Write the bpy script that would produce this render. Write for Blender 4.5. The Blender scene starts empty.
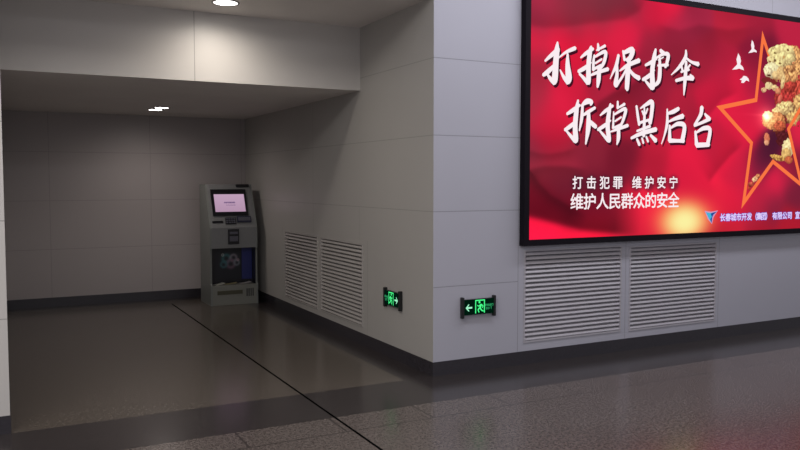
import bpy, bmesh, math, random
import numpy as np
from mathutils import Vector, Matrix
from mathutils.geometry import tessellate_polygon, delaunay_2d_cdt
STROKES=[[[1031,2547,18],[1096,2599,36],[1172,2653,43]],[[1160,2714,15],[1155,2650,52],[1145,2550,58],[1136,2405,61],[1127,2370,34]],[[1013,2429,30],[1070,2467,42],[1146,2533,21]],[[1134,2370,43],[1091,2403,37],[1058,2438,21]],[[1173,2583,11],[1243,2632,23],[1315,2664,34],[1352,2679,34]],[[1269,2625,21],[1271,2525,49],[1284,2426,68],[1272,2380,40]],[[1279,2383,46],[1232,2425,34],[1189,2486,12]],[[1410,2602,15],[1475,2647,34],[1548,2689,28]],[[1526,2707,22],[1512,2655,47],[1499,2541,50],[1501,2411,50],[1494,2384,22]],[[1387,2483,31],[1462,2521,37],[1528,2571,16]],[[1494,2391,41],[1449,2430,34],[1399,2466,22]],[[1600,2736,19],[1608,2683,38]],[[1586,2678,16],[1683,2725,27]],[[1561,2636,19],[1553,2579,28],[1552,2505,31]],[[1564,2619,19],[1684,2674,35],[1673,2587,35],[1633,2529,28]],[[1573,2566,19],[1647,2608,19]],[[1559,2516,25],[1640,2556,22]],[[1501,2450,13],[1582,2484,28],[1720,2527,35]],[[1618,2538,38],[1613,2434,47],[1602,2363,22]],[[1837,2657,29],[1813,2565,38],[1775,2499,22],[1743,2443,8]],[[1820,2566,29],[1822,2485,38],[1808,2403,48],[1821,2380,22]],[[1816,2389,35],[1869,2453,22],[1918,2523,13]],[[1887,2698,19],[1909,2618,32]],[[1892,2678,32],[1997,2716,52],[1978,2647,48],[1928,2617,29]],[[1852,2519,14],[1945,2574,35],[2083,2628,42]],[[1963,2622,39],[1949,2504,55],[1941,2375,48],[1937,2356,19]],[[1933,2544,23],[1877,2459,22],[1827,2401,22]],[[1958,2546,26],[2018,2495,36],[2087,2469,46]],[[2156,2589,23],[2216,2616,33],[2293,2660,26]],[[2280,2743,23],[2263,2668,49],[2242,2547,53],[2250,2410,59],[2246,2378,23]],[[2127,2459,29],[2202,2497,39],[2270,2555,16]],[[2241,2389,40],[2196,2423,33],[2155,2456,20]],[[2336,2735,36],[2385,2708,43]],[[2293,2667,20],[2378,2706,30],[2435,2702,43],[2423,2633,37],[2401,2587,27]],[[2308,2597,20],[2437,2613,30]],[[2313,2645,13],[2379,2678,13]],[[2329,2684,23],[2336,2553,46],[2322,2456,43],[2257,2407,23]],[[2661,2763,20],[2656,2696,40],[2583,2606,34],[2480,2524,10]],[[2656,2696,24],[2737,2659,27],[2829,2645,44]],[[2605,2617,24],[2622,2574,27]],[[2720,2633,20],[2666,2577,24]],[[2602,2558,20],[2708,2587,24]],[[2539,2475,30],[2655,2504,37],[2762,2512,51]],[[2723,2539,24],[2766,2510,34]],[[2668,2660,27],[2662,2550,44],[2653,2439,37],[2646,2348,14]],[[1269,2119,24],[1334,2154,37],[1409,2202,24]],[[1389,2242,20],[1373,2155,47],[1360,2020,51],[1369,1909,54],[1367,1880,24]],[[1249,1983,30],[1320,2025,37],[1386,2078,14]],[[1363,1890,37],[1322,1927,34],[1268,1974,20]],[[1422,2192,17],[1483,2234,48],[1537,2234,38],[1527,2206,20]],[[1438,2197,27],[1430,2084,34],[1406,1982,14]],[[1430,2106,14],[1493,2142,31],[1578,2186,27]],[[1506,2148,34],[1505,2012,51],[1479,1870,17]],[[1515,2077,21],[1551,2045,41],[1592,2020,38]],[[1636,2121,14],[1696,2163,31],[1782,2213,24]],[[1753,2228,21],[1738,2158,42],[1724,2032,49],[1743,1919,45],[1740,1893,21]],[[1612,1996,28],[1691,2037,35],[1759,2083,14]],[[1735,1903,35],[1692,1940,31],[1635,1989,21]],[[1836,2253,21],[1838,2192,31]],[[1834,2192,14],[1918,2233,28]],[[1791,2160,14],[1787,2015,28]],[[1797,2135,17],[1926,2191,35],[1907,2101,32],[1875,2040,25]],[[1806,2076,17],[1881,2117,18]],[[1799,2021,21],[1891,2056,21]],[[1745,1979,10],[1841,2010,28],[1960,2046,32]],[[1849,2036,35],[1851,1934,42],[1834,1873,14]],[[2058,2223,25],[2077,2134,32],[2095,2054,28]],[[2105,2202,14],[2171,2238,32],[2245,2265,47],[2244,2166,43],[2225,2072,43]],[[2127,2181,18],[2147,2147,21]],[[2193,2205,18],[2173,2157,18]],[[2091,2072,25],[2227,2107,25]],[[2154,2214,18],[2157,2111,32],[2152,1955,36]],[[2068,1999,21],[2229,2048,29]],[[2001,1933,25],[2125,1980,39],[2304,2022,43]],[[2070,1930,25],[2103,1876,32]],[[2131,1939,21],[2151,1893,25]],[[2182,1953,21],[2207,1907,25]],[[2234,1968,25],[2303,1917,47]],[[2584,2222,37],[2514,2190,40],[2445,2171,25]],[[2437,2211,18],[2440,2082,36],[2410,1975,22],[2373,1890,11]],[[2447,2092,15],[2535,2125,33],[2642,2155,48]],[[2472,2063,26],[2476,1924,48]],[[2482,2037,18],[2573,2080,40],[2661,2063,48],[2640,1935,52]],[[2470,1924,44],[2577,1924,33],[2659,1926,41]],[[2886,2249,48],[2876,2185,45],[2836,2129,34],[2791,2075,26]],[[2791,2072,30],[2894,2104,30],[2998,2145,41]],[[2926,2187,22],[2980,2144,49]],[[2806,2020,26],[2827,1895,49]],[[2816,2005,19],[2915,2050,41],[3001,2041,45],[2978,1912,49]],[[2824,1889,49],[2994,1898,42]]]
POSTER=[[0.922,3.01,172,38,66],[1.192,2.973,145,42,60],[1.025,2.98,176,40,68],[1.45,3.041,130,44,58],[1.618,2.998,124,44,58],[1.81,3.078,122,44,58],[1.984,3.113,130,40,58],[2.175,3.142,200,28,60],[1.343,2.946,138,42,60],[0.923,2.873,150,42,66],[2.225,3.076,228,24,60],[0.885,2.723,225,22,55],[1.185,2.782,240,25,62],[1.509,2.844,240,26,62],[1.895,2.904,238,25,60],[2.421,3.15,220,24,58],[2.731,3.026,158,32,60],[2.515,2.934,165,32,60],[1.943,2.83,228,30,70],[2.231,2.819,165,32,58],[1.757,2.832,236,30,66],[1.294,2.641,205,20,50],[1.625,2.598,190,24,52],[3.296,3.117,172,28,52],[3.668,3.114,165,28,54],[4.092,3.045,190,30,62],[2.572,2.711,145,28,50],[2.212,2.622,150,26,50],[2.913,2.69,160,28,52],[3.16,2.613,185,28,58],[0.929,2.425,172,35,58],[0.941,2.287,168,38,60],[0.937,2.589,185,35,62],[0.932,2.147,165,42,62],[1.193,2.216,236,28,66],[1.068,2.078,212,28,62],[1.234,2.353,225,25,60],[1.09,2.045,225,22,55],[1.343,2.266,222,26,60],[1.63,2.358,155,26,50],[1.865,2.09,165,26,50],[2.242,2.391,165,28,55],[2.588,2.162,185,28,56],[3.058,2.389,215,25,60],[3.332,2.48,220,25,60],[1.071,1.895,165,20,45],[0.906,1.792,140,40,60],[1.19,1.721,168,36,58],[1.529,1.716,150,32,54],[0.959,1.643,158,40,58],[1.92,1.721,130,22,44],[1.203,1.56,122,28,48],[1.533,1.474,120,20,42],[0.889,1.477,160,16,42],[2.236,1.652,190,25,52],[2.605,1.561,228,25,60],[2.81,1.712,228,25,60],[3.214,1.851,215,24,56],[3.032,1.943,190,26,55],[3.433,1.66,205,26,58],[2.885,1.467,232,26,60],[1.078,1.375,165,14,42],[0.934,1.135,250,20,58],[1.123,1.129,248,20,58],[1.373,1.096,240,20,54],[1.619,1.123,226,20,50],[1.37,1.285,150,16,42],[1.93,1.257,165,22,46],[1.65,1.315,130,18,42],[2.183,1.307,238,30,60],[2.076,1.182,235,28,58],[2.006,1.094,220,28,54],[3.107,1.321,235,30,60],[3.359,1.347,232,26,60],[3.667,1.243,180,30,58],[3.92,1.299,135,28,54],[4.256,1.439,118,26,50],[4.107,1.613,215,30,68],[3.927,1.512,225,28,66],[3.765,1.412,190,28,60],[3.366,1.151,200,28,50],[4.178,1.069,175,22,42],[3.75,1.041,165,20,40],[3.171,1.058,190,26,44],[3.645,2.204,228,28,64],[3.342,2.221,225,26,62],[3.565,2.005,230,26,62],[3.487,1.758,200,26,58],[3.667,1.641,150,26,56],[3.556,1.463,210,26,60],[4.263,1.993,225,32,66],[3.782,2.86,112,20,46],[3.639,2.742,140,22,50],[3.574,2.543,175,26,56],[3.816,2.379,130,24,58],[3.731,2.276,200,28,62],[3.837,1.863,75,20,44],[3.984,1.966,68,20,42],[3.721,1.761,95,22,50],[4.26,1.717,120,26,48],[4.179,1.767,140,26,48],[5,2.9,200,28,60],[5.5,2.4,225,26,60],[5.8,1.8,170,24,50],[5.2,1.9,190,26,56],[4.9,1.4,120,24,48],[5.7,1.2,200,22,48],[5.9,3,150,24,48],[4.6,3.1,175,28,54],[4.6,1.12,170,20,42]]
STAR=[[3.718,2.973],[3.639,2.351],[3.131,2.255],[3.59,1.927],[3.496,1.335],[3.917,1.748],[4.373,1.511],[4.142,2.082],[4.542,2.56],[3.927,2.604]]
DOVES=[[[3.559,2.93],[3.582,2.911],[3.597,2.873],[3.594,2.847],[3.63,2.832],[3.634,2.815],[3.592,2.819],[3.567,2.81],[3.512,2.8],[3.543,2.828],[3.559,2.844],[3.548,2.882]],[[3.368,2.788],[3.397,2.757],[3.411,2.714],[3.4,2.685],[3.442,2.66],[3.456,2.63],[3.385,2.642],[3.349,2.632],[3.288,2.625],[3.331,2.658],[3.359,2.682],[3.345,2.728]],[[3.453,2.577],[3.491,2.574],[3.525,2.553],[3.534,2.526],[3.492,2.535],[3.456,2.507],[3.419,2.508],[3.43,2.531],[3.397,2.537],[3.43,2.553]]]
EMBLEM=[[2.969,1.255],[3.041,1.244],[3.124,1.258],[3.074,1.228],[3.06,1.206],[3.051,1.148],[3.01,1.197]]
EMBLEM_DARK=[[3.037,1.242],[3.124,1.258],[3.074,1.228],[3.06,1.206],[3.051,1.148],[3.032,1.185],[3.053,1.206]]
EMBLEM_HALO=[[2.954,1.268],[3.041,1.257],[3.138,1.268],[3.092,1.22],[3.075,1.195],[3.059,1.138],[3.0,1.187]]
LION=[[4.043,2.391,0.1383,0.1303,0,178,58,54,0],[3.839,2.549,0.1348,0.0444,0,120,40,40,2],[3.999,2.708,0.1983,0.169,0,232,176,112,0],[4.008,2.128,0.1073,0.1306,-20,120,50,44,0],[4.061,1.978,0.1081,0.0909,0,92,32,40,0],[4.404,2.408,0.2083,0.3069,0,200,85,62,0],[4.258,2.462,0.2048,0.1622,0,205,82,66,0],[4.13,2.536,0.1241,0.1005,0,196,70,60,0],[4.152,2.376,0.109,0.0807,0,190,60,58,0],[4.423,2.696,0.1442,0.1427,0,226,150,98,0],[4.193,2.862,0.1091,0.0702,0,238,176,112,0],[4.259,2.787,0.11,0.0706,0,238,176,112,0],[4.264,2.686,0.0944,0.0606,0,238,176,112,0],[4.188,2.62,0.0936,0.0604,0,238,176,112,0],[4.137,2.718,0.093,0.0601,0,238,176,112,0],[4.081,2.593,0.0694,0.045,0,238,176,112,0],[4.01,2.809,0.2136,0.1043,0,250,232,160,0],[3.872,2.838,0.075,0.0492,0,252,236,164,1],[3.947,2.873,0.0681,0.0445,0,252,236,164,1],[4.037,2.89,0.0765,0.0497,0,252,236,164,1],[4.115,2.876,0.0772,0.0499,0,252,236,164,1],[3.92,2.782,0.0755,0.0494,0,252,236,164,1],[4.041,2.801,0.0842,0.0547,0,252,236,164,1],[4.134,2.798,0.0697,0.045,0,252,236,164,1],[3.846,2.757,0.0674,0.0443,0,252,236,164,1],[3.983,2.727,0.0761,0.0496,0,252,236,164,1],[3.865,2.659,0.1276,0.079,0,252,243,188,1],[3.806,2.636,0.0671,0.0492,0,252,240,190,1],[3.927,2.614,0.0605,0.0397,0,248,214,150,1],[4.002,2.639,0.0611,0.0697,20,244,206,140,1],[4.036,2.551,0.0307,0.0799,-15,246,214,150,1],[3.826,2.499,0.0599,0.0395,0,248,228,168,1],[3.753,2.455,0.0445,0.0295,0,246,200,150,1],[3.917,2.484,0.0605,0.0318,0,246,214,150,1],[3.964,2.457,0.0456,0.0299,0,232,150,110,1],[3.998,2.378,0.0306,0.05,-25,226,110,92,1],[3.903,2.83,0.0211,0.0099,0,130,105,60,2],[4.1,2.875,0.02,0.012,0,130,90,60,2],[3.906,2.756,0.0181,0.0138,0,110,80,50,2],[3.983,2.732,0.0244,0.0099,0,130,95,60,2],[3.822,2.604,0.0269,0.0108,0,90,45,30,2],[4.041,2.801,0.0153,0.0159,0,200,150,90,2],[3.831,2.741,0.0179,0.0089,0,150,110,70,2],[4.206,2.216,0.1098,0.1015,-20,240,196,122,0],[4.078,2.292,0.1699,0.0654,10,250,222,150,0],[3.972,2.257,0.0915,0.04,0,250,220,150,1],[4.311,2.343,0.111,0.0917,-25,240,190,120,0],[3.916,2.155,0.182,0.0949,0,236,158,98,3],[4.009,2.108,0.092,0.0502,0,214,104,70,3],[3.823,2.211,0.0824,0.0446,0,255,236,165,1],[3.818,1.972,0.045,0.0647,10,226,130,96,1],[3.812,1.932,0.039,0.0299,0,236,170,130,1],[4.143,1.878,0.0936,0.1118,-18,252,232,170,1],[4.114,1.827,0.0778,0.0609,0,240,196,120,1],[3.992,1.785,0.1227,0.0323,-10,240,190,100,0],[4.163,1.767,0.0626,0.0408,0,214,110,70,1],[3.655,1.572,0.0531,0.0318,20,240,190,140,0],[3.598,1.522,0.044,0.0297,0,200,90,70,0],[3.698,1.602,0.0371,0.0249,0,226,150,100,0],[3.57,1.483,0.0292,0.0247,0,180,60,50,0]]
FOLDS=[[[[0.833,2.824],[1.027,2.821],[1.237,2.845],[1.619,2.922],[1.905,2.975],[2.08,3.062],[2.173,3.195]],-0.14,0.14,0.1,0.1],[[[0.851,1.262],[0.996,1.234],[1.154,1.196],[1.439,1.128],[1.816,1.086],[2.128,1.054]],-0.48,0.28,0.26,0.3],[[[0.929,1.593],[0.981,1.527],[1.109,1.425],[1.303,1.334],[1.515,1.239]],-0.12,0.05,-0.4,0.1],[[[0.844,1.807],[0.989,1.776],[1.104,1.774],[1.253,1.798],[1.416,1.843]],0.05,0.1,-0.25,0.05],[[[0.846,1.642],[1.042,1.677],[1.255,1.679],[1.53,1.647]],0.22,0.06,-0.2,0.08],[[[1.544,2.147],[1.621,2.237],[1.79,2.332],[2.0,2.413],[2.214,2.551],[2.435,2.638]],0.14,0.12,-0.22,0.2],[[[2.991,1.523],[3.124,1.658],[3.286,1.794],[3.495,1.925]],-0.2,0.12,0.1,0.08],[[[2.265,2.965],[2.579,2.939],[2.837,3.009],[3.244,2.999],[3.67,3.076]],0.1,0.12,-0.12,0.2],[[[2.736,1.982],[2.931,2.129],[3.156,2.328],[3.406,2.417]],-0.15,0.15,0.1,0.12]]
GLYPHS={"打":[[[35,147],[35,112],[8,112],[8,99],[35,99],[35,62],[7,54],[11,41],[35,48],[35,4],[31,0],[13,0],[17,-12],[41,-10],[48,3],[48,52],[74,60],[72,72],[48,65],[48,99],[72,99],[72,112],[48,112],[48,147]],[[73,132],[73,119],[123,119],[123,5],[118,1],[89,1],[94,-13],[129,-11],[135,-5],[137,5],[137,119],[168,119],[168,132]]],"击":[[[26,53],[26,-4],[136,-4],[136,-14],[149,-14],[149,53],[136,53],[136,9],[95,9],[95,66],[164,66],[164,79],[95,79],[95,107],[152,107],[152,120],[95,120],[95,147],[81,147],[81,120],[24,120],[24,107],[81,107],[81,79],[11,79],[11,66],[81,66],[81,9],[40,9],[40,53]]],"犯":[[[60,146],[43,124],[20,146],[10,138],[33,115],[6,93],[15,85],[40,104],[48,81],[29,56],[5,37],[14,27],[50,62],[50,52],[48,21],[43,3],[36,-1],[12,-1],[17,-14],[41,-13],[53,-6],[61,17],[63,52],[60,83],[50,113],[71,139]],[[81,133],[81,12],[87,-8],[106,-13],[145,-13],[159,-9],[166,2],[169,24],[157,30],[154,6],[144,0],[107,0],[97,2],[95,12],[95,121],[145,121],[145,71],[140,67],[113,67],[117,54],[150,56],[156,61],[158,70],[158,133]]],"罪":[[[115,130],[146,130],[146,110],[115,110]],[[72,130],[103,130],[103,110],[72,110]],[[30,130],[60,130],[60,110],[30,110]],[[18,141],[18,99],[159,99],[159,141]],[[100,95],[100,-14],[114,-14],[114,12],[167,12],[167,25],[114,25],[114,41],[160,41],[160,53],[114,53],[114,69],[164,69],[164,81],[114,81],[114,95]],[[8,24],[8,12],[61,12],[61,-14],[75,-14],[75,94],[61,94],[61,81],[11,81],[11,69],[61,69],[61,53],[14,53],[14,41],[61,41],[61,24]]],"维":[[[8,9],[10,-3],[68,12],[67,23]],[[116,142],[127,116],[139,122],[127,146]],[[11,74],[39,79],[21,55],[8,43],[12,32],[64,44],[64,55],[30,49],[68,104],[58,111],[46,90],[23,88],[51,141],[39,147],[16,97],[7,86]],[[122,69],[122,47],[94,47],[94,69]],[[96,146],[82,114],[63,84],[70,73],[81,88],[81,-14],[94,-14],[94,-1],[168,-1],[168,11],[134,11],[134,35],[161,35],[161,47],[134,47],[134,69],[161,69],[161,81],[134,81],[134,103],[165,103],[165,115],[97,115],[108,143]],[[122,81],[94,81],[94,103],[122,103]],[[122,35],[122,11],[94,11],[94,35]]],"护":[[[33,147],[33,112],[9,112],[9,99],[33,99],[33,61],[7,54],[10,41],[33,48],[33,2],[30,-1],[12,-1],[16,-13],[40,-11],[46,2],[46,52],[67,59],[65,71],[46,65],[46,99],[66,99],[66,112],[46,112],[46,147]],[[103,142],[120,117],[78,117],[78,70],[75,32],[57,-5],[67,-14],[86,21],[91,59],[149,59],[149,48],[162,48],[162,117],[120,117],[132,122],[115,147]],[[149,71],[91,71],[91,105],[149,105]]],"安":[[[72,144],[81,127],[16,127],[16,91],[29,91],[29,114],[145,114],[145,91],[159,91],[159,127],[96,127],[86,147]],[[115,66],[92,31],[54,45],[68,66]],[[52,66],[34,39],[80,22],[51,8],[14,-2],[23,-13],[62,-2],[94,16],[149,-13],[160,-1],[105,26],[130,66],[164,66],[164,79],[75,79],[88,104],[74,107],[60,79],[12,79],[12,66]]],"宁":[[[17,122],[17,88],[30,88],[30,109],[145,109],[145,88],[158,88],[158,122]],[[76,145],[86,122],[100,126],[89,148]],[[13,77],[13,65],[81,65],[81,4],[76,1],[47,1],[52,-13],[85,-11],[92,-6],[94,4],[94,65],[163,65],[163,77]]],"人":[[[80,147],[77,104],[59,46],[8,-3],[18,-13],[54,14],[76,48],[88,84],[100,49],[123,14],[159,-13],[169,-2],[122,38],[100,86],[93,121],[95,147]]],"民":[[[19,-15],[83,6],[81,18],[34,5],[34,48],[87,48],[100,17],[119,-4],[141,-12],[155,-5],[161,20],[150,27],[147,7],[141,1],[119,14],[101,48],[158,48],[158,60],[97,60],[93,87],[145,87],[145,138],[20,138],[20,10],[12,-3]],[[84,60],[34,60],[34,87],[80,87]],[[34,126],[132,126],[132,99],[34,99]]],"群":[[[95,142],[107,113],[118,117],[106,146]],[[149,147],[136,117],[147,114],[162,144]],[[89,40],[89,27],[122,27],[122,-14],[134,-14],[134,27],[169,27],[169,40],[134,40],[134,65],[162,65],[162,77],[134,77],[134,101],[165,101],[165,113],[93,113],[93,101],[122,101],[122,77],[95,77],[95,65],[122,65],[122,40]],[[68,98],[68,81],[44,81],[47,98]],[[17,138],[17,127],[38,127],[36,109],[8,109],[8,98],[35,98],[32,81],[16,81],[16,69],[29,69],[19,46],[5,27],[14,17],[26,33],[26,-14],[38,-14],[38,-5],[83,-5],[83,51],[35,51],[41,69],[81,69],[81,98],[91,98],[91,109],[81,109],[81,138]],[[68,109],[49,109],[50,127],[68,127]],[[38,40],[70,40],[70,7],[38,7]]],"众":[[[48,84],[36,32],[9,-5],[20,-13],[40,11],[53,42],[80,15],[90,25],[57,55],[62,83]],[[112,83],[105,46],[92,16],[72,-6],[83,-14],[103,9],[116,39],[132,10],[157,-12],[166,-1],[137,26],[121,59],[125,82]],[[86,148],[55,109],[8,84],[18,72],[57,94],[88,124],[119,94],[159,73],[168,85],[126,105],[95,134],[99,143]]],"的":[[[97,74],[123,33],[135,40],[107,80]],[[42,147],[35,119],[15,119],[15,-9],[27,-9],[27,4],[76,4],[76,119],[47,119],[56,145]],[[27,107],[64,107],[64,70],[27,70]],[[27,16],[27,59],[64,59],[64,16]],[[105,148],[94,113],[78,84],[89,76],[105,107],[150,107],[146,32],[139,4],[132,1],[106,2],[110,-10],[136,-11],[150,-3],[158,28],[162,113],[163,119],[110,119],[117,145]]],"全":[[[86,149],[51,110],[5,81],[14,70],[34,82],[34,71],[81,71],[81,43],[36,43],[36,32],[81,32],[81,3],[13,3],[13,-9],[163,-9],[163,3],[94,3],[94,32],[142,32],[142,43],[94,43],[94,71],[142,71],[142,82],[162,70],[171,81],[130,106],[95,139],[98,144]],[[35,82],[88,129],[141,82]]],"长":[[[135,143],[105,118],[69,98],[80,88],[116,109],[148,138]],[[10,79],[10,65],[43,65],[43,10],[36,-1],[42,-13],[100,5],[99,17],[57,7],[57,65],[85,65],[102,33],[127,8],[160,-9],[169,4],[126,27],[98,65],[165,65],[165,79],[57,79],[57,146],[43,146],[43,79]]],"春":[[[79,147],[77,133],[19,133],[19,121],[74,121],[70,109],[25,109],[25,98],[66,98],[58,84],[9,84],[9,73],[50,73],[31,54],[6,38],[15,27],[42,46],[42,-14],[55,-14],[55,-7],[120,-7],[120,-13],[134,-13],[134,46],[160,28],[169,39],[145,53],[125,73],[166,73],[166,84],[73,84],[80,98],[151,98],[151,109],[84,109],[88,121],[156,121],[156,133],[91,133],[93,146]],[[66,73],[110,73],[121,59],[56,59]],[[55,22],[120,22],[120,4],[55,4]],[[55,32],[55,48],[120,48],[120,32]]],"城":[[[7,23],[11,10],[60,29],[57,41],[40,34],[40,92],[57,92],[57,104],[40,104],[40,145],[28,145],[28,104],[9,104],[9,92],[28,92],[28,30]],[[152,89],[136,45],[130,108],[167,108],[167,120],[154,120],[163,126],[142,146],[133,140],[153,120],[130,120],[129,147],[117,147],[117,120],[64,120],[64,66],[61,29],[45,-6],[54,-15],[73,24],[76,66],[76,73],[98,73],[96,28],[91,26],[77,26],[81,15],[96,15],[105,20],[110,79],[110,84],[76,84],[76,108],[118,108],[126,29],[91,-4],[101,-13],[130,14],[140,-5],[153,-12],[165,-5],[170,22],[160,29],[154,0],[146,7],[139,27],[164,86]]],"市":[[[72,144],[84,121],[9,121],[9,109],[80,109],[80,85],[26,85],[26,6],[39,6],[39,72],[80,72],[80,-14],[94,-14],[94,72],[137,72],[137,23],[133,20],[108,20],[112,7],[143,9],[149,14],[151,23],[151,85],[94,85],[94,109],[166,109],[166,121],[96,121],[99,122],[85,148]]],"开":[[[114,123],[114,73],[65,73],[65,81],[65,123]],[[9,73],[9,61],[50,61],[45,37],[33,15],[9,-5],[20,-15],[45,8],[59,33],[64,61],[114,61],[114,-14],[127,-14],[127,61],[166,61],[166,73],[127,73],[127,123],[161,123],[161,136],[16,136],[16,123],[51,123],[51,81],[51,73]]],"发":[[[118,138],[140,112],[151,120],[128,145]],[[25,92],[44,95],[68,95],[45,46],[5,10],[15,0],[45,24],[67,53],[93,19],[42,-3],[49,-14],[103,11],[129,-4],[161,-15],[169,-3],[139,6],[113,19],[134,42],[148,72],[139,77],[136,76],[77,76],[84,95],[163,95],[163,107],[87,107],[94,145],[79,148],[72,107],[40,107],[53,140],[39,142],[27,111],[21,104]],[[103,27],[75,63],[130,63]]],"集":[[[81,51],[81,39],[9,39],[9,28],[69,28],[39,11],[5,-1],[14,-12],[49,3],[81,24],[81,-14],[94,-14],[94,24],[125,4],[161,-11],[169,0],[136,12],[106,28],[166,28],[166,39],[94,39],[94,51]],[[86,97],[86,85],[43,85],[43,97]],[[82,144],[90,129],[50,129],[60,145],[46,147],[30,122],[5,98],[15,89],[30,103],[30,47],[43,47],[43,53],[161,53],[161,64],[98,64],[98,76],[149,76],[149,85],[98,85],[98,97],[148,97],[148,106],[98,106],[98,118],[155,118],[155,129],[103,129],[93,148]],[[86,106],[43,106],[43,118],[86,118]],[[86,76],[86,64],[43,64],[43,76]]],"团":[[[15,139],[15,-14],[28,-14],[28,-7],[146,-7],[146,-14],[160,-14],[160,139]],[[28,5],[28,127],[146,127],[146,5]],[[96,120],[96,98],[40,98],[40,86],[92,86],[67,59],[37,39],[46,30],[96,71],[96,30],[93,27],[76,27],[80,15],[103,18],[109,30],[109,86],[136,86],[136,98],[109,98],[109,120]]],"（":[[[122,67],[131,20],[157,-17],[167,-11],[143,24],[134,67],[143,109],[167,144],[157,150],[131,113]]],"）":[[[53,67],[44,113],[19,150],[8,144],[32,109],[41,67],[32,24],[8,-11],[19,-17],[44,20]]],"有":[[[68,147],[61,124],[11,124],[11,112],[55,112],[35,79],[7,53],[15,43],[45,71],[45,-14],[58,-14],[58,21],[131,21],[131,3],[127,-1],[102,-1],[106,-13],[136,-12],[142,-7],[144,2],[144,92],[59,92],[70,112],[164,112],[164,124],[75,124],[82,144]],[[58,51],[131,51],[131,32],[58,32]],[[58,62],[58,80],[131,80],[131,62]]],"限":[[[16,140],[16,-14],[28,-14],[28,128],[53,128],[39,88],[52,69],[55,53],[51,40],[46,39],[36,39],[39,27],[51,28],[60,31],[67,51],[64,69],[51,90],[69,135],[60,140],[58,140]],[[142,96],[142,74],[90,74],[90,96]],[[142,107],[90,107],[90,128],[142,128]],[[77,-14],[122,0],[121,12],[90,4],[90,62],[107,62],[127,17],[160,-13],[169,-1],[150,10],[135,27],[165,47],[157,57],[129,36],[119,62],[155,62],[155,139],[77,139],[77,9],[71,-3]]],"公":[[[57,142],[36,104],[9,75],[21,65],[49,98],[71,138]],[[116,143],[104,138],[129,98],[158,65],[169,77],[140,106]],[[28,-2],[137,7],[148,-13],[161,-6],[119,54],[107,48],[129,19],[47,14],[96,88],[81,94],[39,26],[23,11]]],"司":[[[17,105],[17,93],[122,93],[122,105]],[[15,136],[15,123],[142,123],[142,6],[138,1],[110,2],[115,-13],[147,-10],[154,-5],[155,6],[155,136]],[[41,62],[97,62],[97,30],[41,30]],[[28,74],[28,5],[41,5],[41,18],[110,18],[110,74]]],"宣":[[[36,103],[36,92],[139,92],[139,103]],[[11,3],[11,-9],[164,-9],[164,3]],[[51,42],[123,42],[123,25],[51,25]],[[51,69],[123,69],[123,52],[51,52]],[[38,79],[38,15],[136,15],[136,79]],[[75,144],[82,131],[14,131],[14,97],[27,97],[27,119],[148,119],[148,97],[161,97],[161,131],[97,131],[88,148]]],"出":[[[18,60],[18,-4],[143,-4],[143,-14],[157,-14],[157,60],[143,60],[143,9],[94,9],[94,71],[150,71],[150,131],[136,131],[136,84],[94,84],[94,147],[80,147],[80,84],[40,84],[40,131],[26,131],[26,71],[80,71],[80,9],[33,9],[33,60]]],"口":[[[22,129],[22,-10],[36,-10],[36,5],[139,5],[139,-9],[153,-9],[153,129]],[[36,19],[36,116],[139,116],[139,19]]],"E":[[[18,0],[93,0],[93,14],[34,14],[34,61],[82,61],[82,74],[34,74],[34,115],[92,115],[92,128],[18,128]]],"X":[[[3,0],[20,0],[39,35],[49,55],[50,55],[61,35],[80,0],[98,0],[60,65],[95,128],[78,128],[61,96],[52,77],[51,77],[41,96],[23,128],[5,128],[40,66]]],"I":[[[18,0],[34,0],[34,128],[18,128]]],"T":[[[44,0],[61,0],[61,115],[99,115],[99,128],[5,128],[5,115],[44,115]]]}

random.seed(4)
scene = bpy.context.scene
col = scene.collection
# ------------------------------------------------------------------ helpers
def lin(c):
    c = c / 255.0
    return c / 12.92 if c <= .04045 else ((c + .055) / 1.055) ** 2.4
def rgb(r, g, b): return (lin(r), lin(g), lin(b), 1.0)

def link(name, mesh, mat=None, parent=None, loc=None, rotz=0.0):
    o = bpy.data.objects.new(name, mesh)
    col.objects.link(o)
    if mat: mesh.materials.append(mat)
    if parent is not None: o.parent = parent
    if loc is not None: o.location = loc
    if rotz: o.rotation_euler = (0, 0, rotz)
    return o

def obj(name, bm, mat, parent=None, loc=None, smooth=False):
    me = bpy.data.meshes.new(name)
    bm.to_mesh(me); bm.free()
    if smooth:
        for p in me.polygons: p.use_smooth = True
    return link(name, me, mat, parent, loc)

def thing(name, label, cat, loc=(0, 0, 0), rotz=0.0, group=None):
    o = bpy.data.objects.new(name, None)
    o.empty_display_size = .1
    col.objects.link(o)
    o.location = loc; o.rotation_euler = (0, 0, rotz)
    return tag(o, label, cat, group)
def tag(o, label, cat, group=None):
    o['label'] = label; o['category'] = cat
    if group: o['group'] = group
    return o
def struct(name, bm, mat):
    o = obj(name, bm, mat); o['kind'] = 'structure'; return o

def box(bm, x0, x1, y0, y1, z0, z1, bevel=0.0, seg=2):
    r = bmesh.ops.create_cube(bm, size=1.0)
    for v in r['verts']:
        v.co = Vector((x0 + (v.co.x + .5) * (x1 - x0), y0 + (v.co.y + .5) * (y1 - y0), z0 + (v.co.z + .5) * (z1 - z0)))
    if bevel:
        es = list({e for v in r['verts'] for e in v.link_edges})
        bmesh.ops.bevel(bm, geom=es, offset=bevel, segments=seg, affect='EDGES', profile=.5)
    return bm
def boxes(*a):
    bm = bmesh.new()
    for q in a: box(bm, *q)
    return bm
def quad(bm, *pts): bm.faces.new([bm.verts.new(p) for p in pts])

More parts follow.
